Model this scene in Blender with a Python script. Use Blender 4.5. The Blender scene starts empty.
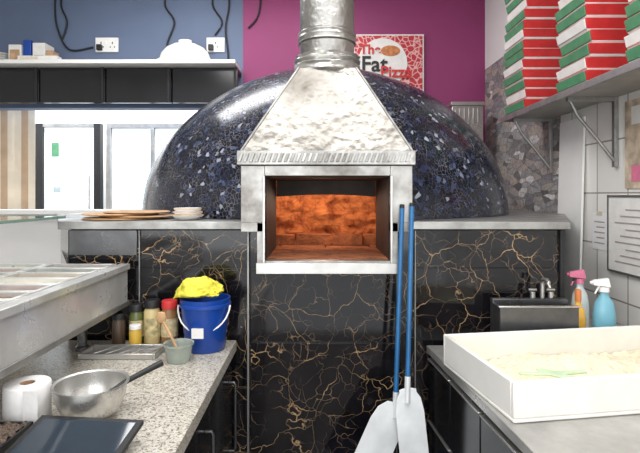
import bpy, bmesh, math, random
from mathutils import Vector, Matrix, noise
random.seed(7)
scene = bpy.context.scene
scene.view_settings.view_transform = 'Standard'

# ------------------------------------------------------------------ materials
def newmat(name):
    m = bpy.data.materials.new(name); m.use_nodes = True
    nt = m.node_tree; b = nt.nodes['Principled BSDF']
    return m, nt, b
def c4(c): return (c[0], c[1], c[2], 1)
def srgb(r, g, b):
    f = lambda v: (v/255/12.92) if v/255 <= .04045 else ((v/255+.055)/1.055)**2.4
    return (f(r), f(g), f(b))
def N(nt, t, **kw):
    n = nt.nodes.new(t)
    for k, v in kw.items():
        if k in n.inputs.keys(): n.inputs[k].default_value = v
        else: setattr(n, k, v)
    return n
def pos(nt):
    return nt.nodes.new('ShaderNodeNewGeometry').outputs['Position']
def ramp(nt, src, stops, interp='LINEAR'):
    r = nt.nodes.new('ShaderNodeValToRGB'); r.color_ramp.interpolation = interp
    e = r.color_ramp.elements
    e[0].position, e[0].color = stops[0][0], c4(stops[0][1])
    e[1].position, e[1].color = stops[-1][0], c4(stops[-1][1])
    for p, c in stops[1:-1]:
        x = e.new(p); x.color = c4(c)
    nt.links.new(src, r.inputs[0]); return r.outputs[0]
def bump(nt, b, src, strength=.3, dist=.01):
    n = nt.nodes.new('ShaderNodeBump'); n.inputs['Strength'].default_value = strength
    n.inputs['Distance'].default_value = dist
    nt.links.new(src, n.inputs['Height']); nt.links.new(n.outputs[0], b.inputs['Normal'])
def mix(nt, f, a, b2, mode='MIX'):
    m = nt.nodes.new('ShaderNodeMix'); m.data_type = 'RGBA'; m.blend_type = mode
    for s, v in ((m.inputs[0], f), (m.inputs[6], a), (m.inputs[7], b2)):
        if isinstance(v, bpy.types.NodeSocket): nt.links.new(v, s)
        elif isinstance(v, (int, float)): s.default_value = v
        else: s.default_value = c4(v)
    return m.outputs[2]
def plain(name, col, rough=.5, metal=0, var=.12, scale=14, bmp=0, emis=0, alpha=1, trans=0):
    m, nt, b = newmat(name)
    n = N(nt, 'ShaderNodeTexNoise', Scale=float(scale), Detail=4.0); nt.links.new(pos(nt), n.inputs['Vector'])
    o = ramp(nt, n.outputs[0], [(.3, [v*(1-var) for v in col]), (.7, [min(1, v*(1+var)) for v in col])])
    nt.links.new(o, b.inputs['Base Color'])
    b.inputs['Roughness'].default_value = rough; b.inputs['Metallic'].default_value = metal
    if bmp: bump(nt, b, n.outputs[0], bmp, .01)
    if emis:
        b.inputs['Emission Color'].default_value = c4(col); b.inputs['Emission Strength'].default_value = emis
    if trans: b.inputs['Transmission Weight'].default_value = trans
    b.inputs['Alpha'].default_value = alpha
    return m
def warped(nt, p, sc, amt):
    n = N(nt, 'ShaderNodeTexNoise', Scale=float(sc), Detail=4.0); nt.links.new(p, n.inputs['Vector'])
    off = N(nt, 'ShaderNodeVectorMath', operation='SCALE'); off.inputs['Scale'].default_value = amt
    nt.links.new(n.outputs['Color'], off.inputs[0])
    add = N(nt, 'ShaderNodeVectorMath', operation='ADD'); nt.links.new(p, add.inputs[0]); nt.links.new(off.outputs[0], add.inputs[1])
    return add.outputs[0]

def mk_marble():
    m, nt, b = newmat('black_gold_marble'); p = pos(nt)
    w = warped(nt, p, 5, .22)
    def net(scale, wd, lo, hi, msc):
        v = N(nt, 'ShaderNodeTexVoronoi', feature='DISTANCE_TO_EDGE', Scale=float(scale)); nt.links.new(w, v.inputs['Vector'])
        line = ramp(nt, v.outputs['Distance'], [(0, (1, 1, 1)), (wd*.4, (.5, .5, .5)), (wd, (0, 0, 0))])
        k = N(nt, 'ShaderNodeTexNoise', Scale=float(msc), Detail=3.0); nt.links.new(p, k.inputs['Vector'])
        mask = ramp(nt, k.outputs[0], [(lo, (0, 0, 0)), (hi, (1, 1, 1))])
        return mix(nt, 1.0, line, mask, 'MULTIPLY')
    l1 = net(7.0, .011, .38, .56, 6); l2 = net(17, .022, .43, .62, 8)
    k = N(nt, 'ShaderNodeTexNoise', Scale=9.0, Detail=7.0, Roughness=.7); nt.links.new(p, k.inputs['Vector'])
    bg = ramp(nt, k.outputs[0], [(.4, srgb(14, 13, 16)), (.62, srgb(26, 24, 27)), (.8, srgb(70, 62, 58))])
    base = mix(nt, l1, bg, srgb(196, 162, 118))
    base = mix(nt, l2, base, srgb(140, 116, 90))
    nt.links.new(base, b.inputs['Base Color']); b.inputs['Roughness'].default_value = .08
    return m
def mk_granite():
    m, nt, b = newmat('speckled_granite'); p = pos(nt)
    v = N(nt, 'ShaderNodeTexVoronoi', Scale=210.0); nt.links.new(p, v.inputs['Vector'])
    s = N(nt, 'ShaderNodeSeparateColor'); nt.links.new(v.outputs['Color'], s.inputs[0])
    o = ramp(nt, s.outputs[0], [(0, srgb(96, 86, 78)), (.16, srgb(144, 134, 122)), (.34, srgb(188, 182, 170)), (.7, srgb(206, 201, 190)), (1, srgb(160, 152, 140))])
    nt.links.new(o, b.inputs['Base Color']); b.inputs['Roughness'].default_value = .28
    return m
def mk_mosaic():
    m, nt, b = newmat('navy_broken_glass_mosaic'); p = pos(nt)
    w = warped(nt, p, 14, .05)
    v = N(nt, 'ShaderNodeTexVoronoi', Scale=56.0); nt.links.new(w, v.inputs['Vector'])
    e = N(nt, 'ShaderNodeTexVoronoi', feature='DISTANCE_TO_EDGE', Scale=56.0); nt.links.new(w, e.inputs['Vector'])
    s = N(nt, 'ShaderNodeSeparateColor'); nt.links.new(v.outputs['Color'], s.inputs[0])
    o = ramp(nt, s.outputs[0], [(0, srgb(8, 10, 19)), (.4, srgb(14, 19, 38)), (.65, srgb(22, 27, 42)), (.88, srgb(34, 44, 76)), (.96, srgb(74, 84, 112)), (1, srgb(165, 168, 176))])
    g = ramp(nt, e.outputs['Distance'], [(0, (1, 1, 1)), (.025, (.7, .7, .7)), (.06, (0, 0, 0))])
    k = N(nt, 'ShaderNodeTexNoise', Scale=9.0, Detail=4.0); nt.links.new(p, k.inputs['Vector'])
    gc = ramp(nt, k.outputs[0], [(.42, srgb(38, 38, 44)), (.66, srgb(122, 118, 114))])
    o = mix(nt, g, o, gc)
    nt.links.new(o, b.inputs['Base Color'])
    r = ramp(nt, g, [(0, (.18, .18, .18)), (1, (.7, .7, .7))]); nt.links.new(r, b.inputs['Roughness'])
    bump(nt, b, s.outputs[1], 1.0, .010)
    return m
def mk_tile():
    m, nt, b = newmat('white_wall_tile'); p = pos(nt)
    s = N(nt, 'ShaderNodeSeparateXYZ'); nt.links.new(p, s.inputs[0])
    c = N(nt, 'ShaderNodeCombineXYZ'); nt.links.new(s.outputs['Y'], c.inputs['X']); nt.links.new(s.outputs['Z'], c.inputs['Y'])
    t = N(nt, 'ShaderNodeTexBrick', offset=0.0, Scale=1.0)
    t.inputs['Color1'].default_value = c4(srgb(240, 237, 231)); t.inputs['Color2'].default_value = c4(srgb(226, 223, 218))
    t.inputs['Mortar'].default_value = c4(srgb(156, 149, 140)); t.inputs['Mortar Size'].default_value = .004
    t.inputs['Brick Width'].default_value = .25; t.inputs['Row Height'].default_value = .25
    nt.links.new(c.outputs[0], t.inputs['Vector']); nt.links.new(t.outputs['Color'], b.inputs['Base Color'])
    b.inputs['Roughness'].default_value = .2
    return m
def mk_stone():
    m, nt, b = newmat('slate_stone_cladding'); p = pos(nt)
    mp = N(nt, 'ShaderNodeMapping'); mp.inputs['Scale'].default_value = (1, 8, 24); mp.inputs['Rotation'].default_value = (-.6, 0, 0)
    nt.links.new(warped(nt, p, 7, .06), mp.inputs['Vector'])
    v = N(nt, 'ShaderNodeTexVoronoi', Scale=1.0); nt.links.new(mp.outputs[0], v.inputs['Vector'])
    e = N(nt, 'ShaderNodeTexVoronoi', feature='DISTANCE_TO_EDGE', Scale=1.0); nt.links.new(mp.outputs[0], e.inputs['Vector'])
    s = N(nt, 'ShaderNodeSeparateColor'); nt.links.new(v.outputs['Color'], s.inputs[0])
    n = N(nt, 'ShaderNodeTexNoise', Scale=45.0, Detail=6.0, Roughness=.7); nt.links.new(p, n.inputs['Vector'])
    o = ramp(nt, s.outputs[0], [(0, srgb(110, 105, 105)), (.3, srgb(172, 169, 168)), (.55, srgb(186, 172, 160)), (.8, srgb(140, 138, 144)), (1, srgb(232, 228, 224))])
    o = mix(nt, .5, o, ramp(nt, n.outputs[0], [(.4, (.3, .28, .27)), (.6, (1, 1, 1))]), 'MULTIPLY')
    g = ramp(nt, e.outputs['Distance'], [(0, (.7, .7, .7)), (.05, (0, 0, 0))])
    o = mix(nt, g, o, srgb(84, 78, 76))
    nt.links.new(o, b.inputs['Base Color']); b.inputs['Roughness'].default_value = .6
    bump(nt, b, s.outputs[0], .6, .03)
    return m
def mk_steel(name, col, rough, sc=6, dark_col=None, bm=.12, metal=.85):
    m, nt, b = newmat(name); p = pos(nt)
    n = N(nt, 'ShaderNodeTexNoise', Scale=float(sc), Detail=6.0, Roughness=.6); nt.links.new(p, n.inputs['Vector'])
    o = ramp(nt, n.outputs[0], [(.3, dark_col or [v*.7 for v in col]), (.55, col), (.75, [min(1, v*1.25) for v in col])])  # darker tone where the noise runs low
    nt.links.new(o, b.inputs['Base Color']); b.inputs['Metallic'].default_value = metal
    r = ramp(nt, n.outputs[0], [(.3, (rough*1.4,)*3), (.7, (rough*.8,)*3)]); nt.links.new(r, b.inputs['Roughness'])
    bump(nt, b, n.outputs[0], bm, .01)
    return m
def mk_hammered(name, col, dark_col, vsc=38.0, vst=.3):
    m, nt, b = newmat(name); p = pos(nt)
    n = N(nt, 'ShaderNodeTexNoise', Scale=3.4, Detail=6.0, Roughness=.55); nt.links.new(p, n.inputs['Vector'])
    v = N(nt, 'ShaderNodeTexVoronoi', feature='SMOOTH_F1', Scale=vsc); nt.links.new(p, v.inputs['Vector'])
    o = ramp(nt, n.outputs[0], [(.32, dark_col), (.5, col), (.7, [min(1, c*1.4) for c in col])])  # browner, darker tone in the low patches of the noise
    nt.links.new(o, b.inputs['Base Color']); b.inputs['Metallic'].default_value = .95
    nt.links.new(ramp(nt, n.outputs[0], [(.3, (.48,)*3), (.7, (.3,)*3)]), b.inputs['Roughness'])
    n1 = nt.nodes.new('ShaderNodeBump'); n1.inputs['Strength'].default_value = .4; n1.inputs['Distance'].default_value = .06
    nt.links.new(n.outputs[0], n1.inputs['Height'])
    n2 = nt.nodes.new('ShaderNodeBump'); n2.inputs['Strength'].default_value = vst; n2.inputs['Distance'].default_value = .01
    nt.links.new(v.outputs['Distance'], n2.inputs['Height']); nt.links.new(n1.outputs[0], n2.inputs['Normal'])
    nt.links.new(n2.outputs[0], b.inputs['Normal'])
    return m
def mk_firebrick(name, stops, sc=9.0, rows=0):
    m, nt, b = newmat(name); p = pos(nt)
    n = N(nt, 'ShaderNodeTexNoise', Scale=sc, Detail=8.0, Roughness=.75, Distortion=.6); nt.links.new(p, n.inputs['Vector'])
    o = ramp(nt, n.outputs[0], stops)
    if rows:
        s = N(nt, 'ShaderNodeSeparateXYZ'); nt.links.new(warped(nt, p, 10, .05), s.inputs[0])
        c = N(nt, 'ShaderNodeCombineXYZ'); nt.links.new(s.outputs['X'], c.inputs['X']); nt.links.new(s.outputs['Z'], c.inputs['Y'])
        t = N(nt, 'ShaderNodeTexBrick', Scale=1.0)
        t.inputs['Color1'].default_value = (1, 1, 1, 1); t.inputs['Color2'].default_value = (.8, .76, .72, 1)
        t.inputs['Mortar'].default_value = (.4, .3, .24, 1); t.inputs['Mortar Size'].default_value = .004; t.inputs['Mortar Smooth'].default_value = .8
        t.inputs['Brick Width'].default_value = .19; t.inputs['Row Height'].default_value = .075
        nt.links.new(c.outputs[0], t.inputs['Vector'])
        o = mix(nt, rows, o, t.outputs['Color'], 'MULTIPLY')
    nt.links.new(o, b.inputs['Base Color']); b.inputs['Roughness'].default_value = .9
    bump(nt, b, n.outputs[0], 1.0, .06)
    return m
def mk_poster():
    m, nt, b = newmat('red_pattern_print'); p = pos(nt)
    n = N(nt, 'ShaderNodeTexVoronoi', feature='DISTANCE_TO_EDGE', Scale=22.0); nt.links.new(warped(nt, p, 10, .05), n.inputs['Vector'])
    o = ramp(nt, n.outputs['Distance'], [(0, srgb(226, 180, 175)), (.06, srgb(215, 150, 148)), (.11, srgb(180, 42, 52)), (1, srgb(196, 50, 60))])
    nt.links.new(o, b.inputs['Base Color']); b.inputs['Roughness'].default_value = .5
    return m

marble = mk_marble(); granite = mk_granite(); mosaic = mk_mosaic(); tile = mk_tile(); stone = mk_stone()
galv = mk_hammered('hammered_galvanised_steel', srgb(122, 118, 112), srgb(90, 83, 76))
ductm = mk_hammered('duct_steel', srgb(150, 148, 144), srgb(112, 107, 100), 60.0, .15)
frame_m = mk_steel('worn_steel_frame', srgb(168, 166, 162), .42, 8, srgb(120, 113, 106))
steel = mk_steel('brushed_stainless', srgb(200, 198, 194), .28, 5)
satin = mk_steel('satin_stainless', srgb(208, 207, 204), .3, 5, None, .08, .5)
darksteel = mk_steel('dull_dark_steel', srgb(112, 112, 114), .3, 8)
trimm = mk_steel('grey_metal_trim', srgb(168, 167, 164), .42, 9)
alu = plain('peel_aluminium', srgb(222, 224, 224), .45, .15, .12, 12)
soot = plain('sooty_steel', srgb(52, 42, 36), .6, .3, .4, 12)
brick = mk_firebrick('orange_firebrick', [(.3, srgb(100, 48, 22)), (.43, srgb(200, 108, 56)), (.57, srgb(240, 150, 84)), (.75, srgb(156, 84, 46))], 14.0, .3)
hearth = mk_firebrick('oven_hearth_brick', [(.3, srgb(120, 64, 36)), (.6, srgb(205, 120, 70)), (.8, srgb(140, 78, 46))], 11.0)
purple = plain('plum_paint', srgb(140, 52, 102), .6, 0, .06, 2)
blue = plain('slate_blue_paint', srgb(94, 108, 134), .6, 0, .08, 2)
white = plain('white_paint', srgb(232, 230, 227), .6, 0, .04, 3)
ceilm = plain('ceiling_paint', srgb(215, 213, 210), .8, 0, .03, 3)
floorm = plain('floor_vinyl', srgb(95, 85, 78), .5, 0, .2, 20)
blackg = plain('black_gloss_laminate', srgb(20, 20, 23), .15, 0, .2, 8)
blackm = plain('black_matt', srgb(24, 24, 26), .5, 0, .2, 20)
whitep = plain('white_plastic', srgb(238, 236, 232), .35, 0, .03, 8)
trayp = plain('cream_white_plastic', srgb(236, 233, 226), .35, 0, .05, 9)
flourm = plain('flour', srgb(236, 224, 196), .95, 0, .12, 60, .7)
bluep = plain('blue_plastic', srgb(22, 66, 150), .3, 0, .1, 8)
polem = plain('blue_pole_coating', srgb(36, 98, 148), .35, 0, .12, 20)
yellow = plain('yellow_cloth', srgb(222, 212, 70), .85, 0, .2, 40, .4)
redc = plain('red_card', srgb(198, 46, 46), .55, 0, .12, 20)
greenc = plain('green_card', srgb(78, 136, 98), .55, 0, .15, 20)
whitec = plain('white_card', srgb(226, 223, 218), .6, 0, .06, 20)
pinkp = plain('pink_plastic', srgb(215, 120, 150), .35, 0, .1, 20)
glassm, _nt, _b = newmat('clear_glass')
_b.inputs['Base Color'].default_value = (.85, .95, .9, 1); _b.inputs['Roughness'].default_value = .03
_b.inputs['Transmission Weight'].default_value = 1; _b.inputs['IOR'].default_value = 1.12
edgeg = plain('green_glass_edge', srgb(110, 140, 130), .2, 0, .1, 10)
cream = plain('cream_slat', srgb(214, 202, 182), .6, 0, .1, 6)
tan = plain('tan_slat', srgb(176, 150, 122), .6, 0, .15, 6)
daylight = plain('daylit_frosted_glass', srgb(228, 238, 244), .2, 0, .03, 3, emis=.7)
wood = plain('pale_wood', srgb(190, 150, 108), .6, 0, .2, 30)
crust = plain('baked_board', srgb(186, 150, 115), .7, 0, .25, 25)
paper = plain('soft_paper', srgb(232, 230, 228), .9, 0, .03, 40, .2)

# ------------------------------------------------------------------ mesh builder
class B:
    def __init__(s, name):
        s.name = name; s.bm = bmesh.new(); s.mats = []; s.M = Matrix.Identity(4)
    def mi(s, m):
        if m not in s.mats: s.mats.append(m)
        return s.mats.index(m)
    def face(s, vs, m, smooth=False):
        try: f = s.bm.faces.new(vs)
        except ValueError: return None
        f.material_index = s.mi(m); f.smooth = smooth; return f
    def v(s, p): return s.bm.verts.new(s.M @ Vector(p))
    def hexa(s, b4, t4, m):
        a = [s.v(p) for p in b4]; c = [s.v(p) for p in t4]
        s.face(a[::-1], m); s.face(c, m)
        for i in range(4): s.face([a[i], a[(i+1) % 4], c[(i+1) % 4], c[i]], m)
    def box(s, x0, x1, y0, y1, z0, z1, m):
        q = [(x0, y0), (x1, y0), (x1, y1), (x0, y1)]
        s.hexa([(x, y, z0) for x, y in q], [(x, y, z1) for x, y in q], m)
    def prism(s, poly, z0, z1, m):
        a = [s.v((x, y, z0)) for x, y in poly]; c = [s.v((x, y, z1)) for x, y in poly]
        s.face(a[::-1], m); s.face(c, m); n = len(poly)
        for i in range(n): s.face([a[i], a[(i+1) % n], c[(i+1) % n], c[i]], m)
    def lathe(s, cx, cy, prof, m, seg=40, sx=1, sy=1, smooth=True):
        rings = []
        for r, z in prof:
            if r < 1e-6: rings.append([s.v((cx, cy, z))])
            else: rings.append([s.v((cx+r*sx*math.cos(2*math.pi*i/seg), cy+r*sy*math.sin(2*math.pi*i/seg), z)) for i in range(seg)])
        for k in range(len(rings)-1):
            A, C = rings[k], rings[k+1]
            mm = m[k] if isinstance(m, list) else m
            for i in range(seg):
                j = (i+1) % seg
                if len(A) == 1 and len(C) == 1: break
                if len(A) == 1: s.face([A[0], C[j], C[i]], mm, smooth)
                elif len(C) == 1: s.face([A[i], A[j], C[0]], mm, smooth)
                else: s.face([A[i], A[j], C[j], C[i]], mm, smooth)
    def tube(s, pts, r, m, seg=12, cap=True):
        pts = [Vector(p) for p in pts]; rings = []
        for i, p in enumerate(pts):
            d = (pts[min(i+1, len(pts)-1)]-pts[max(i-1, 0)]).normalized()
            u = d.cross(Vector((0, 0, 1)) if abs(d.z) < .9 else Vector((1, 0, 0))).normalized(); w = d.cross(u)
            rr = r[i] if isinstance(r, (list, tuple)) else r
            rings.append([s.v(p+(u*math.cos(2*math.pi*k/seg)+w*math.sin(2*math.pi*k/seg))*rr) for k in range(seg)])
        for a, c in zip(rings, rings[1:]):
            for k in range(seg): s.face([a[k], a[(k+1) % seg], c[(k+1) % seg], c[k]], m, True)
        if cap: s.face(rings[0][::-1], m); s.face(rings[-1], m)
    def done(s, bevel=0, parent=None, seg=2):
        bmesh.ops.recalc_face_normals(s.bm, faces=s.bm.faces[:])
        vs = [v.co for v in s.bm.verts]
        o = Vector(((min(v.x for v in vs)+max(v.x for v in vs))/2, (min(v.y for v in vs)+max(v.y for v in vs))/2, min(v.z for v in vs)))
        for v in s.bm.verts: v.co -= o
        me = bpy.data.meshes.new(s.name); s.bm.to_mesh(me); s.bm.free()
        for m in s.mats: me.materials.append(m)
        try: me.set_sharp_from_angle(angle=math.radians(40))
        except Exception: pass
        ob = bpy.data.objects.new(s.name, me); ob.location = o
        scene.collection.objects.link(ob)
        if bevel:
            md = ob.modifiers.new('bevel', 'BEVEL'); md.width = bevel; md.segments = seg; md.limit_method = 'ANGLE'; md.angle_limit = math.radians(50)
        if parent:
            bpy.context.view_layer.update(); ob.parent = parent; ob.matrix_parent_inverse = parent.matrix_world.inverted()
        return ob
UP = Matrix.Translation((0, 0, .088))

# ------------------------------------------------------------------ room shell
b = B('floor'); b.box(-3.4, 1.5, -1.5, 5.7, -.1, 0, floorm); b.done()
b = B('ceiling'); b.box(-3.4, 1.5, -1.5, 5.7, 3.3, 3.4, ceilm); b.done()
b = B('wall_back')
b.box(-.647, 1.386, 4.2, 4.32, 0, 3.3, purple)
b.box(-3.3, -.647, 4.2, 4.32, 2.22, 3.3, blue)
b.box(-3.3, -.647, 4.2, 4.32, 0, 1.36, white)
b.done()
b = B('wall_right')
b.box(1.386, 1.5, -1.5, 2.88, 0, 2.0, tile)
b.box(1.386, 1.5, -1.5, 2.88, 2.0, 3.3, white)
b.box(1.386, 1.5, 2.88, 4.2, 0, 2.54, stone)
b.box(1.386, 1.5, 2.88, 4.2, 2.54, 3.3, white)
b.done()
b = B('wall_left'); b.box(-3.4, -3.3, -1.5, 5.7, 0, 3.3, white); b.done()
b = B('wall_far'); b.box(-3.3, 1.5, 5.6, 5.7, 0, 3.3, white); b.done()
zt = 2.25
b = B('door_1')
x0, x1 = -3.02, -2.33
b.box(x0, x0+.08, 5.3, 5.38, 0, zt, blackm); b.box(x1-.07, x1, 5.3, 5.38, 0, zt, blackm)
b.box(x0+.08, x1-.07, 5.3, 5.38, zt-.04, zt, trimm); b.box(x0+.08, x1-.07, 5.3, 5.38, 0, .12, blackm)
b.box(x0+.08, x1-.07, 5.33, 5.35, .12, zt-.04, daylight)
b.box(-2.86, -2.78, 5.322, 5.328, 1.90, 2.05, greenc)
b.box(-2.84, -2.76, 5.322, 5.328, 1.52, 1.58, plain('sticker', srgb(170, 185, 190), .5))
b.tube([(x1-.10, 5.28, 1.2), (x1-.10, 5.26, 1.22), (x1-.10, 5.26, 1.7), (x1-.10, 5.28, 1.72)], .01, steel)
b.done(.003)
b = B('door_2')
x0, x1 = -2.27, -1.45
b.box(x0, x0+.05, 5.3, 5.38, 0, zt, trimm); b.box(x1-.05, x1, 5.3, 5.38, 0, zt, trimm); b.box(-1.8, -1.76, 5.3, 5.38, .12, zt-.05, trimm)
b.box(x0+.05, x1-.05, 5.3, 5.38, zt-.05, zt, trimm); b.box(x0+.05, x1-.05, 5.3, 5.38, 0, .12, trimm)
b.box(x0+.05, x1-.05, 5.335, 5.35, .12, zt-.05, daylight)
b.done(.003)
b = B('vertical_blind')
b.box(-3.1, -2.55, 4.5, 4.56, 2.30, 2.35, whitep)
for i in range(8):
    x = -3.06+i*.062
    q = [(x, 4.5), (x+.05, 4.52), (x+.05, 4.523), (x, 4.503)]
    b.hexa([(a, c, 1.0) for a, c in q], [(a, c, 2.31) for a, c in q], cream if i % 3 else tan)
b.done()
b = B('trim_1'); b.box(-3.3, -.66, 4.08, 4.2, 1.33, 1.37, whitep); b.done(.004)

b = B('wall_shelf'); b.M = UP
b.box(-3.3, -.66, 3.88, 4.2, 2.425, 2.455, whitep)
for i in range(5):
    xa = -3.3+i*.53
    b.box(xa, xa+.52, 4.0, 4.03, 2.14, 2.42, blackg)
    b.box(xa+.49, xa+.51, 3.99, 4.0, 2.14, 2.42, blackm)
b.box(-3.3, -.66, 4.03, 4.2, 2.39, 2.425, blackm)
b.done(.003)
for (xa, xb) in ((-1.88, -1.69), (-.95, -.80)):
    b = B('power_socket'); b.M = UP
    b.box(xa, xb, 4.185, 4.2, 2.60, 2.72, whitep)
    n = 2 if xb-xa > .16 else 1
    for k in range(n):
        cx = xa+(xb-xa)*(k+.5)/n
        b.box(cx-.004, cx+.004, 4.183, 4.186, 2.665, 2.685, blackm)
        b.box(cx-.022, cx-.014, 4.183, 4.186, 2.635, 2.648, blackm); b.box(cx+.014, cx+.022, 4.183, 4.186, 2.635, 2.648, blackm)
        b.box(cx+.03, cx+.042, 4.181, 4.186, 2.665, 2.69, whitep)
    b.box(xa+.02, xa+.06, 4.15, 4.185, 2.61, 2.655, blackm)
    b.done(.003)
b = B('covered_serving_dish'); b.M = UP
b.lathe(-1.09, 4.04, [(0, 2.456), (.17, 2.456), (.225, 2.475), (.23, 2.485), (.205, 2.50), (.19, 2.545), (.15, 2.59), (.09, 2.62), (.05, 2.628), (.055, 2.65), (0, 2.66)], trayp, 36, 1, .65)
b.done()
b = B('side_plate'); b.M = UP
b.lathe(-1.42, 4.05, [(0, 2.456), (.07, 2.456), (.10, 2.468), (.10, 2.473), (.06, 2.463), (0, 2.463)], trayp, 30)
b.done()
b = B('mixed_cartons'); b.M = UP
b.box(-2.48, -2.38, 3.98, 4.12, 2.456, 2.60, whitec); b.box(-2.37, -2.31, 3.99, 4.1, 2.456, 2.64, bluep); b.box(-2.30, -2.20, 4.0, 4.14, 2.456, 2.62, whitec)
b.box(-2.47, -2.39, 3.976, 3.98, 2.48, 2.56, crust); b.box(-2.29, -2.21, 3.996, 4.0, 2.48, 2.52, greenc); b.box(-2.19, -2.14, 4.0, 4.1, 2.456, 2.56, crust)
b.done(.004)
b = B('stacked_dishes'); b.M = UP
for i in range(4): b.lathe(-2.62, 4.04, [(0, 2.456+i*.02), (.07, 2.456+i*.02), (.12, 2.472+i*.02), (.118, 2.475+i*.02), (.06, 2.463+i*.02), (0, 2.463+i*.02)], whitep, 30)
b.done()
b = B('carton'); b.M = UP
b.box(-2.36, -2.05, 3.9, 3.97, 2.456, 2.49, whitec); b.box(-2.34, -2.2, 3.896, 3.9, 2.462, 2.482, cream); b.done(.003)
for i, pts in enumerate([
    [(-2.13, 3.2), (-2.17, 3.0), (-2.12, 2.85), (-2.16, 2.7)],
    [(-2.2, 3.2), (-2.22, 3.0), (-2.2, 2.8), (-2.1, 2.62), (-1.9, 2.64)],
    [(-1.26, 3.2), (-1.3, 3.0), (-1.22, 2.85), (-1.28, 2.66), (-1.2, 2.6)],
    [(-.86, 3.2), (-.9, 3.0), (-.82, 2.85), (-.88, 2.74)],
    [(-.78, 3.2), (-.76, 3.0), (-.79, 2.8), (-.77, 2.6), (-.77, 2.5)],
    [(-.5, 3.2), (-.50, 3.0), (-.53, 2.88), (-.60, 2.8)]]):
    b = B('power_cable'); b.M = UP
    P = [Vector((x, 4.188, z)) for x, z in pts]; Q = []
    for k in range(len(P)-1):
        p0, p1, p2, p3 = P[max(k-1, 0)], P[k], P[k+1], P[min(k+2, len(P)-1)]
        for t in range(8):
            u = t/8
            Q.append(.5*((2*p1)+(p2-p0)*u+(2*p0-5*p1+4*p2-p3)*u*u+(3*p1-p0-3*p2+p3)*u**3))
    Q.append(P[-1]); b.tube(Q, .008, blackm, 8); b.done()

# ------------------------------------------------------------------ sign on plum wall
b = B('pizza_shop_sign'); b.M = UP
X0, X1, Z0, Z1 = .277, .865, 2.2, 2.74
b.box(X0, X1, 4.165, 4.2, Z0, Z1, whitec)
b.box(X0+.012, X1-.012, 4.16, 4.165, Z0+.012, Z1-.012, mk_poster())
sign = b.done()
def disc(name, cx, cz, r, y, m, par, sz=1):
    b = B(name); seg = 40; b.M = UP
    a = [b.v((cx+r*math.cos(2*math.pi*i/seg), y, cz+r*sz*math.sin(2*math.pi*i/seg))) for i in range(seg)]
    c = [b.v((cx+r*math.cos(2*math.pi*i/seg), y+.003, cz+r*sz*math.sin(2*math.pi*i/seg))) for i in range(seg)]
    b.face(a, m); b.face(c, m)
    for i in range(seg): b.face([a[i], a[(i+1) % seg], c[(i+1) % seg], c[i]], m)
    return b.done(0, par)
disc('logo_disc', .52, 2.50, .205, 4.155, whitec, sign)
disc('pizza_picture', .585, 2.60, .08, 4.151, plain('pizza_print', srgb(190, 120, 70), .6, 0, .4, 40), sign, .55)
def text(name, s, x, z, size, m, par, y=4.148):
    cu = bpy.data.curves.new(name, 'FONT'); cu.body = s; cu.size = size; cu.extrude = .001; cu.offset = .003
    o = bpy.data.objects.new(name, cu); o.location = (x, y, z+.088); o.rotation_euler = (math.pi/2, 0, 0)
    cu.materials.append(m); scene.collection.objects.link(o); bpy.context.view_layer.update()
    o.parent = par; o.matrix_parent_inverse = par.matrix_world.inverted()
text('lettering_top', 'The', .33, 2.575, .11, redc, sign)
text('lettering_middle', 'Fat', .34, 2.43, .18, blackm, sign)
text('lettering_bottom', 'Pizza', .50, 2.38, .13, redc, sign, 4.144)

# ------------------------------------------------------------------ marble plinth
b = B('marble_plinth')
poly = [(-1.008, 2.0), (.968, 2.0), (1.37, 2.83), (1.37, 4.18), (-1.4, 4.18), (-1.4, 2.7)]
b.prism(poly, 0, 1.198, marble)
b.box(-1.008, -.237, 2.0, 2.03, 1.198, 1.35, marble)
b.box(.293, .968, 2.0, 2.03, 1.198, 1.35, marble)
b.prism([(-1.008, 2.03), (-.98, 2.03), (-1.37, 2.7), (-1.37, 4.18), (-1.4, 4.18), (-1.4, 2.7)], 1.198, 1.35, marble)
b.prism([(.968, 2.03), (1.37, 2.83), (1.37, 4.18), (1.34, 4.18), (1.34, 2.83), (.938, 2.03)], 1.198, 1.35, marble)
b.prism([(-1.03, 1.965), (-.295, 1.965), (-.295, 2.2), (-.56, 2.25), (-.56, 2.98), (.03, 2.98), (.03, 4.19), (-1.42, 4.19), (-1.42, 2.7)], 1.355, 1.385, trimm)
b.prism([(.348, 1.965), (.985, 1.965), (1.38, 2.82), (1.38, 4.19), (.03, 4.19), (.03, 2.98), (.62, 2.98), (.62, 2.25), (.348, 2.2)], 1.355, 1.385, trimm)
b.box(-.275, .30, 1.985, 2.0, .91, 1.19, marble); b.box(-.275, .30, 1.985, 2.0, .02, .903, marble)
b.box(-.289, -.281, 1.98, 2.0, 0, 1.35, trimm)
b.box(.304, .307, 1.985, 2.0, 0, 1.19, trimm)
b.box(.376, .381, 1.985, 2.0, 0, 1.35, trimm)
b.box(-.722, -.718, 1.99, 2.0, 0, 1.35, trimm)
b.box(.955, .972, 1.985, 2.0, 0, 1.35, blackm)
b.box(-1.0, -.73, 1.992, 2.0, 1.25, 1.35, darksteel)
b.done(.002)

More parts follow.
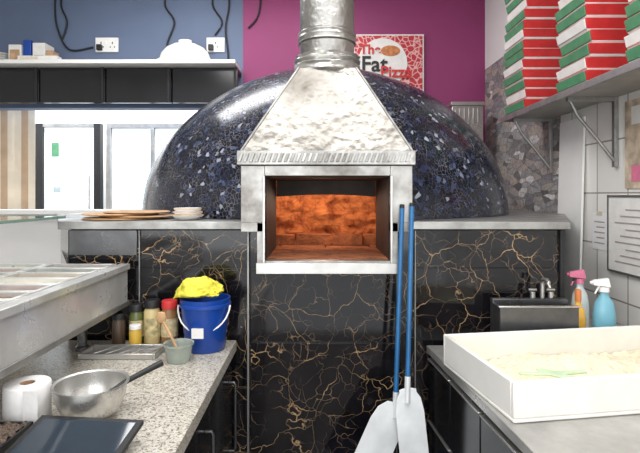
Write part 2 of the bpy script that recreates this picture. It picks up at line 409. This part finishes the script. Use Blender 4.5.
# ------------------------------------------------------------------ dome, mouth, chamber
b = B('pizza_oven')
R, Hh, cx, cy, z0 = 1.085, .885, .03, 3.15, 1.387
seg, rg = 128, 40
rings = []
for k in range(rg+1):
    a = k/rg*math.pi/2
    rr, zz = R*max(0, math.cos(a))**1.13, z0+Hh*math.sin(a)
    if k == rg: rings.append([b.v((cx, cy, zz))])
    else:
        row = []
        for i in range(seg):
            t = 2*math.pi*i/seg; x, y = math.cos(t), math.sin(t)
            d = 1+.010*noise.noise(Vector((x*3, y*3, zz*4)))
            row.append(b.v((cx+rr*x*d, cy+rr*y*d, zz)))
        rings.append(row)
def inmouth(vs):
    c = sum((v.co for v in vs), Vector())/len(vs)
    return -.25 < c.x < .31 and c.y < 2.6 and c.z < 1.60
for k in range(rg):
    for i in range(seg):
        A, C = rings[k], rings[k+1]; j = (i+1) % seg
        vs = [A[i], A[j], C[0]] if len(C) == 1 else [A[i], A[j], C[j], C[i]]
        if not inmouth(vs): b.face(vs, mosaic, True)
oven = b.done()

b = B('mouth_frame')
FX0, FX1, FY = -.296, .346, 1.87
b.box(FX0, -.207, FY, 2.32, 1.386, 1.60, frame_m); b.box(.263, FX1, FY, 2.32, 1.386, 1.60, frame_m)
b.box(FX0, -.207, FY, 1.964, 1.352, 1.386, frame_m); b.box(.263, FX1, FY, 1.964, 1.352, 1.386, frame_m)
b.box(-.236, -.207, FY, 2.32, 1.20, 1.386, frame_m); b.box(.263, .292, FY, 2.32, 1.20, 1.386, frame_m)
b.box(-.207, .263, FY, 2.32, 1.20, 1.243, frame_m); b.box(-.207, .263, FY, 2.32, 1.562, 1.60, frame_m)
b.box(-.238, .294, FY-.012, FY, 1.196, 1.236, steel)
b.box(-.214, -.205, FY-.010, FY, 1.236, 1.56, steel); b.box(.262, .271, FY-.010, FY, 1.236, 1.56, steel)
b.box(-.206, -.203, FY+.02, 2.32, 1.247, 1.556, soot); b.box(.259, .262, FY+.02, 2.32, 1.247, 1.556, soot)
b.box(-.206, .262, FY+.02, 2.32, 1.556, 1.561, soot); b.box(-.206, .262, FY+.05, 2.32, 1.2431, 1.247, hearth)
b.done(.002, oven)
b = B('chamber')
seg = 72; rows = []
for k in range(31):
    z = 1.243+.36*k/30; row = []
    for i in range(seg+1):
        a = math.pi*i/seg; s = 1-.35*max(0, (k-10)/20)**1.6
        x, y = .03+.40*math.cos(a)*s, 2.36+.36*math.sin(a)*s
        d = noise.noise(Vector((x*11, y*9, z*18)))*.06+noise.noise(Vector((x*30, y*30, z*40)))*.025
        row.append(b.v((x, y+d, z)))
    rows.append(row)
for A, C in zip(rows, rows[1:]):
    for i in range(seg): b.face([A[i], A[i+1], C[i+1], C[i]], brick, True)
b.face(rows[-1], brick)
for i in range(4):
    for j in range(4):
        x = -.39+i*.21; y = 2.325+j*.14
        b.box(x, x+.203, y, min(y+.132, 2.9), 1.215, 1.243+.003*((i+j) % 2), hearth)
# low course of rough firebricks across the hearth
for i, (xa, xb) in enumerate(((-.30, -.125), (-.118, .055), (.062, .205), (.212, .34))):
    dz = .004*((i*7) % 3)
    b.hexa([(xa, 2.44+dz, 1.246), (xb, 2.43, 1.246), (xb, 2.52, 1.246), (xa, 2.52, 1.246)],
           [(xa+.004, 2.446+dz, 1.296+dz), (xb-.003, 2.438, 1.292+dz), (xb-.003, 2.515, 1.294), (xa+.004, 2.515, 1.297)], hearth)
pts = []
for i in range(13):
    t = i/12; pts.append((-.203+.462*t, 1.482+.010*math.sin(math.pi*t)))
for (xa, za), (xb, zb) in zip(pts, pts[1:]):
    b.hexa([(xa, 2.325, za), (xb, 2.325, zb), (xb, 2.37, zb), (xa, 2.37, za)], [(xa, 2.325, 1.60), (xb, 2.325, 1.60), (xb, 2.37, 1.60), (xa, 2.37, 1.60)], soot)
b.done(0, oven)
l = bpy.data.lights.new('oven_chamber_fill', 'POINT'); l.energy = 5.2; l.color = (1, .82, .64); l.shadow_soft_size = .06  # added warm fill to brighten the chamber brick; no fitting exists there
o = bpy.data.objects.new('oven_chamber_fill', l); o.location = (.0, 2.41, 1.53); scene.collection.objects.link(o)

b = B('extraction_hood')
b.box(FX0-.012, FX1+.008, FY-.02, 2.42, 1.602, 1.655, ductm)
n = 30
for i in range(n):
    x = FX0-.01+(FX1-FX0)*i/n
    b.hexa([(x, FY-.026, 1.612), (x+.012, FY-.026, 1.612), (x+.012, FY-.02, 1.612), (x, FY-.02, 1.612)],
           [(x+.012, FY-.026, 1.645), (x+.024, FY-.026, 1.645), (x+.024, FY-.02, 1.645), (x+.012, FY-.02, 1.645)], frame_m)
b4 = [(FX0, FY, 1.655), (FX1, FY, 1.655), (FX1, 2.4, 1.655), (FX0, 2.4, 1.655)]
t4 = [(-.085, 2.0, 2.0), (.145, 2.0, 2.0), (.145, 2.24, 2.0), (-.085, 2.24, 2.0)]
b.hexa(b4, t4, galv)
for p, q in zip(b4, t4): b.tube([p, q], .005, frame_m, 8)
seg = 60; prof = []
for k in range(9): prof.append((.122+.02*abs(math.sin(k*1.3)), 1.990+k*.0095))
rings = []
for k, (r, z) in enumerate(prof):
    row = []
    for i in range(seg):
        t = 2*math.pi*i/seg; q = r+.010*noise.noise(Vector((math.cos(t)*7, math.sin(t)*7, k*.8)))
        row.append(b.v((.03+q*math.cos(t), 2.12+q*math.sin(t), z)))
    rings.append(row)
for A, C in zip(rings, rings[1:]):
    for i in range(seg): b.face([A[i], A[(i+1) % seg], C[(i+1) % seg], C[i]], steel)
b.lathe(.03, 2.12, [(.115, 1.99), (.115, 2.12), (.123, 2.125), (.120, 2.135), (.124, 2.145), (.120, 2.155), (.124, 2.165), (.115, 2.172),
                    (.115, 2.6), (.12, 2.605), (.12, 2.625), (.115, 2.63), (.115, 3.3)], ductm, 40)
b.done(.0015)

# ------------------------------------------------------------------ things on the ledge
b = B('flatbread_stack')
for i, (dx, dy, r) in enumerate([(-.03, 0, .165), (.03, .01, .155), (-.04, 0, .16), (.03, 0, .14)]):
    z = 1.386+i*.009
    b.lathe(-.83+dx, 2.19+dy, [(0, z), (r-.006, z), (r, z+.004), (r-.008, z+.008), (r-.03, z+.0055), (0, z+.0055)], crust if i % 2 else wood, 36)
b.done()
b = B('ceramic_dish_stack')
for i in range(3):
    z = 1.386+i*.014
    b.lathe(-.555, 2.10, [(0, z), (.04, z), (.066-i*.004, z+.018), (.064-i*.004, z+.022), (.04, z+.006), (0, z+.006)], [whitep, whitep, crust, whitep, whitep], 30)
b.done()
b = B('steel_storage_canister')
b.box(1.02, 1.26, 3.86, 4.08, 1.386, 2.18, steel); b.box(1.01, 1.27, 3.85, 4.09, 2.18, 2.21, steel)
for i in range(6): b.box(1.04+i*.035, 1.05+i*.035, 3.853, 3.86, 2.03, 2.16, trimm)
b.done(.004)

# ------------------------------------------------------------------ left counter
b = B('granite_counter')
b.prism([(-1.35, .75), (-.318, .75), (-.328, 1.963), (-1.35, 1.963)], .88, .92, granite)
b.box(-1.33, -.36, .77, 1.963, .1, .88, blackg)
b.box(-1.30, -.42, .80, 1.95, 0, .1, blackm)
for y0, y1 in ((.78, 1.17), (1.175, 1.56), (1.565, 1.955)):
    b.box(-.36, -.345, y0, y1, .12, .865, blackg)
    b.tube([(-.345, y1-.06, .78), (-.325, y1-.06, .78), (-.321, y1-.06, .77), (-.321, y1-.06, .53), (-.325, y1-.06, .52), (-.345, y1-.06, .52)], .005, darksteel, 10)
b.done(.003)

b = B('refrigerated_topping_unit')
X0, X1, Y0, Y1 = -1.34, -.752, .8, 1.955
b.box(X1-.025, X1, Y0, Y1, 1.075, 1.20, satin); b.box(X0, X0+.06, Y0, Y1, 1.09, 1.225, satin)
b.box(X0+.06, X1-.025, Y0, Y0+.03, 1.09, 1.20, satin); b.box(X0+.06, X1-.025, Y1-.03, Y1, 1.09, 1.20, satin)
b.box(X0, X1, Y0, Y1, 1.06, 1.075, satin)
b.box(X1-.03, X1+.010, Y0, Y1, 1.20, 1.222, satin); b.box(X1, X1+.008, Y0, Y1, 1.06, 1.08, trimm)
for x in (X0+.04, X1-.12):
    for y in (Y0+.06, Y1-.12): b.lathe(x, y, [(0, .922), (.025, .922), (.025, .935), (.016, .94), (.016, 1.06)], darksteel, 16)
ys = [Y0+.03+i*.1095 for i in range(11)]
pale = [plain('topping_%d' % i, c, .7, 0, .3, 60, .4) for i, c in enumerate([srgb(196, 164, 118), srgb(160, 82, 60), srgb(98, 112, 70), srgb(226, 218, 194), srgb(120, 92, 70)])]
for k, (a, c) in enumerate(zip(ys, ys[1:])):
    for q, (xa, xb) in enumerate(((X0+.06, X0+.30), (X0+.305, X1-.03))):
        a2, c2 = a+.012, c-.012
        for (p0, p1, q0, q1) in ((xa, xb, a+.001, a2), (xa, xb, c2, c-.001), (xa, xa+.012, a2, c2), (xb-.012, xb, a2, c2)):
            b.box(p0, p1, q0, q1, 1.12, 1.226, satin)
        b.box(xa+.012, xb-.012, a2, c2, 1.12, 1.212 if (k+q) % 3 else 1.19, pale[(k*2+q) % 5])
b.done(.002)
b = B('glass_sneeze_guard')
b.box(-1.34, -1.0, .8, 1.95, 1.40, 1.408, glassm)
b.box(-1.0, -.994, .8, 1.95, 1.399, 1.409, edgeg); b.box(-1.34, -.994, 1.95, 1.956, 1.399, 1.409, edgeg)
for y in (.85, 1.9): b.box(-1.33, -1.31, y, y+.02, 1.229, 1.40, steel)
b.done()

def jar(name, x, y, r, h, body, lid, label=None):
    b = B(name); z = .921
    b.lathe(x, y, [(0, z), (r*.92, z), (r, z+.008), (r, z+h*.72), (r*.85, z+h*.80), (r*.85, z+h*.82)], body, 28)
    if label: b.lathe(x, y, [(r+.0008, z+h*.18), (r+.0008, z+h*.6)], label, 28)
    b.lathe(x, y, [(r*.85, z+h*.82), (r*.95, z+h*.82), (r*.95, z+h*.98), (r*.88, z+h), (0, z+h)], lid, 28)
    b.done()
lab = plain('jar_label', srgb(190, 175, 130), .5, 0, .45, 60); lab2 = plain('jar_label_b', srgb(206, 190, 150), .5, 0, .35, 60)
jar('spice_jar', -.706, 1.925, .027, .15, plain('olive_oil', srgb(90, 96, 50), .2), blackm, lab)
jar('spice_jar', -.645, 1.922, .031, .168, plain('garlic_powder', srgb(196, 176, 126), .3), blackm, lab)
jar('spice_jar', -.579, 1.924, .031, .165, plain('paprika', srgb(150, 110, 70), .3), redc, lab2)
jar('spice_jar', -.765, 1.90, .024, .12, plain('herbs', srgb(76, 60, 46), .3), blackm)
jar('sauce_jar', -.69, 1.868, .022, .085, plain('mustard', srgb(205, 165, 60), .3), whitep)

b = B('clear_food_tub')
x, y, z = -.485, 1.715, .921
tubm = plain('translucent_plastic', srgb(190, 198, 188), .2, 0, .1, 20, trans=.5)
b.lathe(x, y, [(0, z), (.038, z), (.048, z+.055), (.052, z+.057), (.052, z+.063), (.046, z+.061), (.036, z+.004), (0, z+.004)], tubm, 32)
b.done()
b = B('wooden_spoon')
b.tube([(-.478, 1.715, .935), (-.515, 1.73, 1.0), (-.545, 1.74, 1.05)], [.005, .005, .006], wood, 10)
b.lathe(-.553, 1.742, [(0, 1.040), (.014, 1.048), (.019, 1.063), (.012, 1.080), (0, 1.084)], wood, 16, 1, .4)
b.done()
b = B('blue_bucket')
x, y, z = -.425, 1.855, .921
b.lathe(x, y, [(0, z), (.068, z), (.072, z+.005), (.088, z+.16), (.094, z+.162), (.094, z+.172), (.090, z+.174), (.092, z+.19), (.086, z+.19), (.084, z+.16), (.067, z+.008), (0, z+.008)], bluep, 40)
b.tube([(x+.095*math.cos(a), y-.02-.05*math.sin(a), z+.165-.09*math.sin(a)) for a in [math.pi*i/14 for i in range(15)]], .003, whitep, 8)
b.box(x-.03, x+.012, y-.086, y-.078, z+.06, z+.095, whitec)
b.done()
b = B('cleaning_cloth')
nu, nv = 72, 36; rows = []
for j in range(nv+1):
    ph = math.pi*j/nv; row = []
    for i in range(nu):
        t = 2*math.pi*i/nu
        d = Vector((math.sin(ph)*math.cos(t), math.sin(ph)*math.sin(t), math.cos(ph)))
        f = 1+.24*noise.noise(d*1.8+Vector((3, 1, 7)))-.22*abs(noise.noise(d*3.2+Vector((0, 5, 2))))-.10*abs(noise.noise(d*7))
        P = Vector((d.x*.092*f, d.y*.078*f, d.z*(.056 if d.z > 0 else .018)*f))
        if P.x < -.05: P.z -= (-.05-P.x)*.5
        row.append(b.v((-.447+P.x, 1.845+P.y, 1.133+P.z)))
    rows.append(row)
for A, C in zip(rows, rows[1:]):
    for i in range(nu):
        b.face([A[i], A[(i+1) % nu], C[(i+1) % nu], C[i]], yellow, True)
b.done()

b = B('foil_tray')
x0, x1, y0, y1, z = -.83, -.578, 1.735, 1.835, .921
b.box(x0, x1, y0, y1, z, z+.004, steel)
for (a, c, d, e) in ((x0, x1, y0-.008, y0), (x0, x1, y1, y1+.008), (x0-.008, x0, y0-.008, y1+.008), (x1, x1+.008, y0-.008, y1+.008)): b.box(a, c, d, e, z, z+.02, steel)
for i in range(5):
    xx = x0+.03+i*.045
    b.tube([(xx, y0+.012, z+.012), (xx+.05, y0+.06, z+.02), (xx+.06, y1-.01, z+.02)], [.003, .003, .0035], steel, 8)
    b.lathe(xx, y0+.018, [(0, z+.006), (.011, z+.009), (.014, z+.014), (.010, z+.0145), (0, z+.011)], steel, 14, 1, .8)
b.done(.002)

b = B('steel_mixing_bowl')
x, y, z = -.588, 1.285, .921
pr = [(0, z), (.04, z)]+[(.04+.047*math.sin(a), z+.002+.082*(1-math.cos(a))) for a in [math.pi/2*i/8 for i in range(1, 9)]]
inn = [(r-.002 if r else 0, zz+.003) for r, zz in reversed(pr)]
b.lathe(x, y, pr+[(.093, z+.086), (.093, z+.089)]+inn, steel, 44)
b.done()
b = B('spatula')
b.tube([(-.555, 1.285, .975), (-.51, 1.32, .999), (-.435, 1.38, 1.028)], [.004, .007, .009], blackm, 12)
b.hexa([(-.58, 1.26, .955), (-.565, 1.25, .955), (-.545, 1.285, .978), (-.56, 1.29, .978)], [(-.58, 1.26, .958), (-.565, 1.25, .958), (-.545, 1.285, .982), (-.56, 1.29, .982)], blackm)
b.done()
b = B('paper_towel_roll')
x, y, z = -.740, 1.265, .921
b.lathe(x, y, [(.018, z), (.052, z), (.054, z+.003), (.054, z+.092), (.052, z+.095), (.018, z+.095), (.018, z)], paper, 40)
b.lathe(x, y, [(.0175, z+.001), (.0175, z+.094)], crust, 24)
b.box(x+.02, x+.056, y-.0545, y-.0535, z+.001, z+.094, paper)
b.done()
b = B('tablet_computer')
b.M = Matrix.Translation((-.54, 1.085, .925)) @ Matrix.Rotation(math.radians(-6), 4, 'Z') @ Matrix.Rotation(math.radians(12), 4, 'X')
b.box(-.125, .125, -.09, .09, .018, .028, blackm); b.box(-.112, .112, -.078, .078, .028, .0288, plain('screen_glass', srgb(40, 50, 60), .05, 0, .2, 5))
b.M = Matrix.Identity(4)
b.box(-.60, -.48, 1.12, 1.14, .921, .952, blackm)
b.done(.002)
b = B('pan_of_ground_pepper')
x0, x1, y0, y1, z = -.90, -.685, .94, 1.195, .921
b.box(x0, x1, y0, y1, z, z+.004, blackm)
for (a, c, d, e) in ((x0, x1, y0, y0+.006), (x0, x1, y1-.006, y1), (x0, x0+.006, y0, y1), (x1-.006, x1, y0, y1)): b.box(a, c, d, e, z, z+.028, blackm)
pep = plain('ground_pepper', srgb(100, 84, 72), .9, 0, .9, 220, .9)
nn = 40; G = [[b.v((x0+.007+(x1-x0-.014)*i/nn, y0+.007+(y1-y0-.014)*j/nn, z+.028+.016*math.sin(math.pi*i/nn)*math.sin(math.pi*j/nn)+.012*noise.noise(Vector((i*.35, j*.35, 0)))+.006*noise.noise(Vector((i*2, j*2, 0))))) for j in range(nn+1)] for i in range(nn+1)]
for i in range(nn):
    for j in range(nn): b.face([G[i][j], G[i+1][j], G[i+1][j+1], G[i][j+1]], pep, True)
b.done()

# ------------------------------------------------------------------ right counter
b = B('worktop_cabinet')
top = [(.418, 1.963), (.485, 1.2), (.52, .7), (1.38, .7), (1.38, 2.80), (.985, 1.963)]
b.prism(top, .872, .9, mk_steel('worktop_steel', srgb(190, 188, 184), .32, 6, None, .1, .6))
def off(p, d): return [(x+d if x < .6 else x, y) for x, y in p]
b.prism(off(top, .02), .10, .872, blackg)
b.prism(off(top, .08), 0, .10, blackm)
E = lambda t: (.438+.067*t, 1.963-.763*t)
for t0, t1 in ((.02, .33), (.34, .66), (.67, .99), (1.0, 1.3)):
    for z0, z1 in ((.62, .85), (.12, .61)):
        (xa, ya), (xb, yb) = E(t0), E(t1)
        b.hexa([(xa-.016, ya, z0), (xb-.016, yb, z0), (xb, yb, z0), (xa, ya, z0)], [(xa-.016, ya, z1), (xb-.016, yb, z1), (xb, yb, z1), (xa, ya, z1)], blackg)
        b.hexa([(xa-.022, ya, z1), (xb-.022, yb, z1), (xb, yb, z1), (xa, ya, z1)], [(xa-.022, ya, z1+.006), (xb-.022, yb, z1+.006), (xb, yb, z1+.006), (xa, ya, z1+.006)], steel)
b.done(.002)

TM = Matrix.Translation((.427, 1.735, .9)) @ Matrix.Rotation(math.radians(9), 4, 'Z')
b = B('dough_flour_tray'); b.M = TM; L, D, Ht, T = .84, .455, .108, .014
b.box(0, L, -D, 0, .001, .012, trayp)
b.box(0, L, -D, -D+T, .012, Ht, trayp); b.box(0, L, -T, 0, .012, Ht, trayp)
b.box(0, T, -D+T, -T, .012, Ht, trayp); b.box(L-T, L, -D+T, -T, .012, Ht, trayp)
b.done(.004)
b = B('flour_pile'); b.M = TM
nx, ny = 120, 70; G = []
for i in range(nx+1):
    row = []
    for j in range(ny+1):
        x = T+.003+(L-2*T-.006)*i/nx; y = -T-.003-(D-2*T-.006)*j/ny
        u, v = (x-.36)/.24, (y+.18)/.12
        z = .014+.052*math.exp(-(u*u+v*v))+.014*noise.noise(Vector((x*12, y*12, 0)))+.010*noise.noise(Vector((x*40, y*40, 0)))+.005*noise.noise(Vector((x*110, y*110, 0)))
        row.append(b.v((x, y, max(.0125, z))))
    G.append(row)
for i in range(nx):
    for j in range(ny): b.face([G[i][j], G[i+1][j], G[i+1][j+1], G[i][j+1]], flourm, True)
b.done()
b = B('flour_scraper'); b.M = TM @ Matrix.Translation((.20, -.30, .062)) @ Matrix.Rotation(math.radians(-8), 4, 'Z')
sg = plain('pale_green_plastic', srgb(206, 228, 190), .4)
b.prism([(-.085, -.006), (.0, -.012), (.03, -.045), (.055, -.045), (.045, -.01), (.12, .006), (.12, .024), (.03, .016), (0, .038), (-.02, .038), (-.022, .012), (-.085, .010)], 0, .006, sg)
b.done(.002)

b = B('hand_wash_basin')
x0, x1, y0, y1, zt = .665, .955, 1.842, 1.955, 1.075
b.box(x0, x1, y0, y0+.012, .905, zt, darksteel); b.box(x0, x1, y1-.03, y1, .905, zt+.015, darksteel)
b.box(x0, x0+.012, y0+.012, y1-.03, .905, zt, darksteel); b.box(x1-.012, x1, y0+.012, y1-.03, .905, zt, darksteel)
b.box(x0+.012, x1-.012, y0+.012, y1-.03, .905, .93, darksteel)
b.box(x0-.008, x1+.004, y0-.006, y0+.012, zt, zt+.006, steel)
b.tube([(.86, 1.935, 1.09), (.86, 1.935, 1.15), (.86, 1.925, 1.165), (.86, 1.895, 1.168), (.86, 1.88, 1.16), (.86, 1.877, 1.14)], .008, steel, 12)
for x in (.825, .895):
    b.tube([(x, 1.94, 1.09), (x, 1.94, 1.115)], .010, steel, 12); b.tube([(x-.016, 1.94, 1.122), (x+.016, 1.94, 1.122)], .006, steel, 8)
b.done(.002)

def bottle(name, x, y, r, h, body, head, spray):
    b = B(name); z = .901
    b.lathe(x, y, [(0, z), (r*.95, z), (r, z+.01), (r, z+h*.5), (r*.8, z+h*.65), (r*.38, z+h*.75), (r*.38, z+h*.8)], body, 28, 1, .75)
    if spray:
        b.lathe(x, y, [(r*.42, z+h*.8), (r*.45, z+h*.8), (r*.42, z+h*.87), (0, z+h*.87)], head, 20)
        b.hexa([(x-.045, y-.01, z+h*.9), (x+.022, y-.01, z+h*.87), (x+.022, y+.01, z+h*.87), (x-.045, y+.01, z+h*.9)],
               [(x-.045, y-.008, z+h*.97), (x+.014, y-.008, z+h), (x+.014, y+.008, z+h), (x-.045, y+.008, z+h*.97)], head)
        b.tube([(x-.018, y, z+h*.9), (x-.026, y, z+h*.84), (x-.036, y, z+h*.77)], [.005, .004, .003], head, 8)
        b.tube([(x-.045, y, z+h*.935), (x-.055, y, z+h*.935)], .006, head, 8)
    else:
        b.lathe(x, y, [(r*.42, z+h*.8), (r*.42, z+h*.97), (r*.3, z+h), (0, z+h)], head, 20)
    b.done(.001)
bottle('spray_bottle', 1.108, 1.95, .042, .265, plain('teal_cleaner', srgb(120, 178, 196), .2, 0, .1), whitep, True)
bottle('detergent_bottle', .996, 1.93, .029, .225, plain('amber_detergent', srgb(222, 172, 70), .25), plain('orange_cap', srgb(205, 120, 60), .4), False)
bottle('spray_bottle', 1.06, 2.04, .036, .285, plain('pale_cleaner', srgb(205, 215, 214), .2, 0, .1), pinkp, True)

# ------------------------------------------------------------------ right wall fittings
b = B('white_wall_board')
b.hexa([(1.345, 2.60, .905), (1.357, 2.60, .905), (1.357, 2.86, .905), (1.345, 2.86, .905)], [(1.372, 2.60, 1.90), (1.384, 2.60, 1.90), (1.384, 2.86, 1.90), (1.372, 2.86, 1.90)], whitep)
b.done(.002)
grey = plain('print_grey', srgb(165, 155, 150), .6)
b = B('wall_notice')
b.box(1.376, 1.386, 1.95, 2.38, 1.14, 1.48, whitec)
for i in range(9): b.box(1.374, 1.376, 2.0, 2.33-(i % 3)*.04, 1.18+i*.03, 1.186+i*.03, grey)
for q in ((1.94, 1.95, 1.13, 1.49), (2.38, 2.39, 1.13, 1.49), (1.95, 2.38, 1.13, 1.14), (1.95, 2.38, 1.48, 1.49)): b.box(1.372, 1.386, *q, trimm)
b.done()
b = B('menu_poster')
b.box(1.378, 1.386, 1.9, 2.26, 1.52, 1.91, plain('brown_print', srgb(190, 172, 150), .5, 0, .4, 18))
b.box(1.376, 1.378, 1.95, 2.21, 1.8, 1.88, whitec); b.box(1.376, 1.378, 1.95, 2.21, 1.55, 1.62, pinkp); b.done()
b = B('taped_paper_notice')
b.box(1.383, 1.386, 2.41, 2.54, 1.22, 1.40, paper)
for i in range(5): b.box(1.382, 1.383, 2.43, 2.52-(i % 2)*.02, 1.25+i*.026, 1.256+i*.026, grey)
b.box(1.3815, 1.383, 2.45, 2.50, 1.39, 1.41, cream); b.done()

b = B('pizza_box_shelf')
b.box(1.125, 1.384, .9, 3.12, 1.945, 1.965, plain('grey_shelf_board', srgb(150, 146, 140), .5, 0, .1))
b.box(1.115, 1.125, .9, 3.12, 1.935, 1.968, trimm)
for y in (1.45, 2.33, 2.98):
    b.box(1.366, 1.384, y-.012, y+.012, 1.62, 1.945, trimm)
    b.box(1.15, 1.366, y-.012, y+.012, 1.925, 1.945, trimm)
    b.tube([(1.37, y, 1.65), (1.30, y, 1.74), (1.20, y, 1.86), (1.165, y, 1.93)], .008, trimm, 10)
b.done(.002)
def stack(x0, x1, y0, y1, n):
    b = B('pizza_box_stack'); z = 1.969
    for i in range(n):
        jx, jy = random.uniform(-.010, .010), random.uniform(-.014, .014)
        a, c, d, e = x0+jx, x1+jx*.3, y0+jy, y1+jy
        h = .056; s = .2
        b.hexa([(a+.012, d+.012, z), (c, d+.012, z), (c, e-.010, z), (a+.012, e-.010, z)], [(a+.006, d+.006, z+h*s), (c, d+.006, z+h*s), (c, e-.004, z+h*s), (a+.006, e-.004, z+h*s)], whitec)
        b.hexa([(a+.006, d+.006, z+h*s), (c, d+.006, z+h*s), (c, e-.004, z+h*s), (a+.006, e-.004, z+h*s)], [(a-.004, d-.008, z+h*.95), (c, d-.008, z+h*.95), (c, e, z+h*.95), (a-.004, e, z+h*.95)], redc)
        b.hexa([(a+.001, d+.010, z+h*s), (a+.012, d+.010, z+h*s), (a+.012, e-.010, z+h*s), (a+.001, e-.010, z+h*s)], [(a-.008, d+.004, z+h*.92), (a+.012, d+.004, z+h*.92), (a+.012, e-.010, z+h*.92), (a-.008, e-.010, z+h*.92)], whitec if i % 3 == 1 else greenc)
        z += h
    b.done(.0015)
stack(1.14, 1.36, 2.79, 3.08, 22)
stack(1.14, 1.36, 2.13, 2.40, 20)
stack(1.14, 1.36, 1.60, 1.86, 18)

# ------------------------------------------------------------------ pizza peels leaning on the plinth
def peel(name, top, neck, hw, hl, yb, ang):
    b = B(name); T, Nk = Vector(top), Vector(neck); d = (T-Nk)
    b.tube([T, T-d*.02], [.008, .0092], blackm, 14); b.tube([T-d*.02, Nk-d.normalized()*.02], .0088, polem, 14)
    b.tube([Nk+d.normalized()*.04, Nk-d.normalized()*.05], .0105, alu, 14)
    ca, sa = math.cos(ang), math.sin(ang)
    prof = [(.014, 0), (.03, -.004), (.6*hw, -.014), (.86*hw, -.035), (hw, -.08), (hw*1.04, -hl)]
    out = prof+[(-x, z) for x, z in reversed(prof)]
    fr, bk = [], []
    for x, z in out:
        X, Z = Nk.x+x*ca-z*sa, Nk.z+x*sa+z*ca
        Y = Nk.y+yb*(z/hl)
        fr.append(b.v((X, Y-.002, Z))); bk.append(b.v((X, Y+.002, Z)))
    b.face(fr, alu); b.face(bk[::-1], alu); n = len(out)
    for i in range(n): b.face([fr[i], fr[(i+1) % n], bk[(i+1) % n], bk[i]], alu)
    b.done(.0008)
peel('pizza_peel', (.306, 1.86, 1.455), (.272, 1.80, .74), .062, .45, .06, math.radians(-26))
peel('pizza_peel', (.342, 1.86, 1.46), (.308, 1.76, .81), .050, .54, .06, math.radians(5))
b = B('plastic_crate')
x0, x1, y0, y1, h = -.05, .41, 1.60, 1.92, .26
b.box(x0, x1, y0, y1, .001, .015, bluep); b.box(x0, x1, y0, y1, h-.015, h, bluep)
for (a, c, d, e) in ((x0, x1, y0, y0+.012), (x0, x1, y1-.012, y1), (x0, x0+.012, y0, y1), (x1-.012, x1, y0, y1)): b.box(a, c, d, e, .015, h-.015, bluep)
b.done(.003)

# ------------------------------------------------------------------ lights
def area(name, loc, rot, sx, sy, e, col=(1, 1, 1)):
    l = bpy.data.lights.new(name, 'AREA'); l.shape = 'RECTANGLE'; l.size = sx; l.size_y = sy; l.energy = e; l.color = col
    o = bpy.data.objects.new(name, l); o.location = loc; o.rotation_euler = rot; scene.collection.objects.link(o)
area('ceiling_light_front', (-.2, .9, 3.25), (0, 0, 0), 2.4, .9, 64, (.98, .99, 1))
area('ceiling_light_rear', (-.6, 3.2, 3.25), (0, 0, 0), 2.0, .5, 38, (.99, .99, 1))
area('hatch_room_light', (-2.0, 4.9, 3.25), (0, 0, 0), 2.2, .5, 120, (.95, .98, 1))
area('shopfront_daylight', (-.5, -1.4, 1.9), (math.radians(90), 0, 0), 3.0, 2.0, 42, (.96, .98, 1))
w = bpy.data.worlds.new('world'); scene.world = w; w.use_nodes = True
w.node_tree.nodes['Background'].inputs[0].default_value = (.95, .975, 1, 1); w.node_tree.nodes['Background'].inputs[1].default_value = 1.4

# ------------------------------------------------------------------ camera
cd = bpy.data.cameras.new('camera'); cam = bpy.data.objects.new('camera', cd); scene.collection.objects.link(cam)
cam.location = (0, 0, 1.49); cam.rotation_euler = (math.pi/2, 0, 0)
cd.sensor_width = 36; cd.lens = 36*500/640; cd.shift_y = -(226.5-195)/640; cd.clip_start = .02
scene.camera = cam
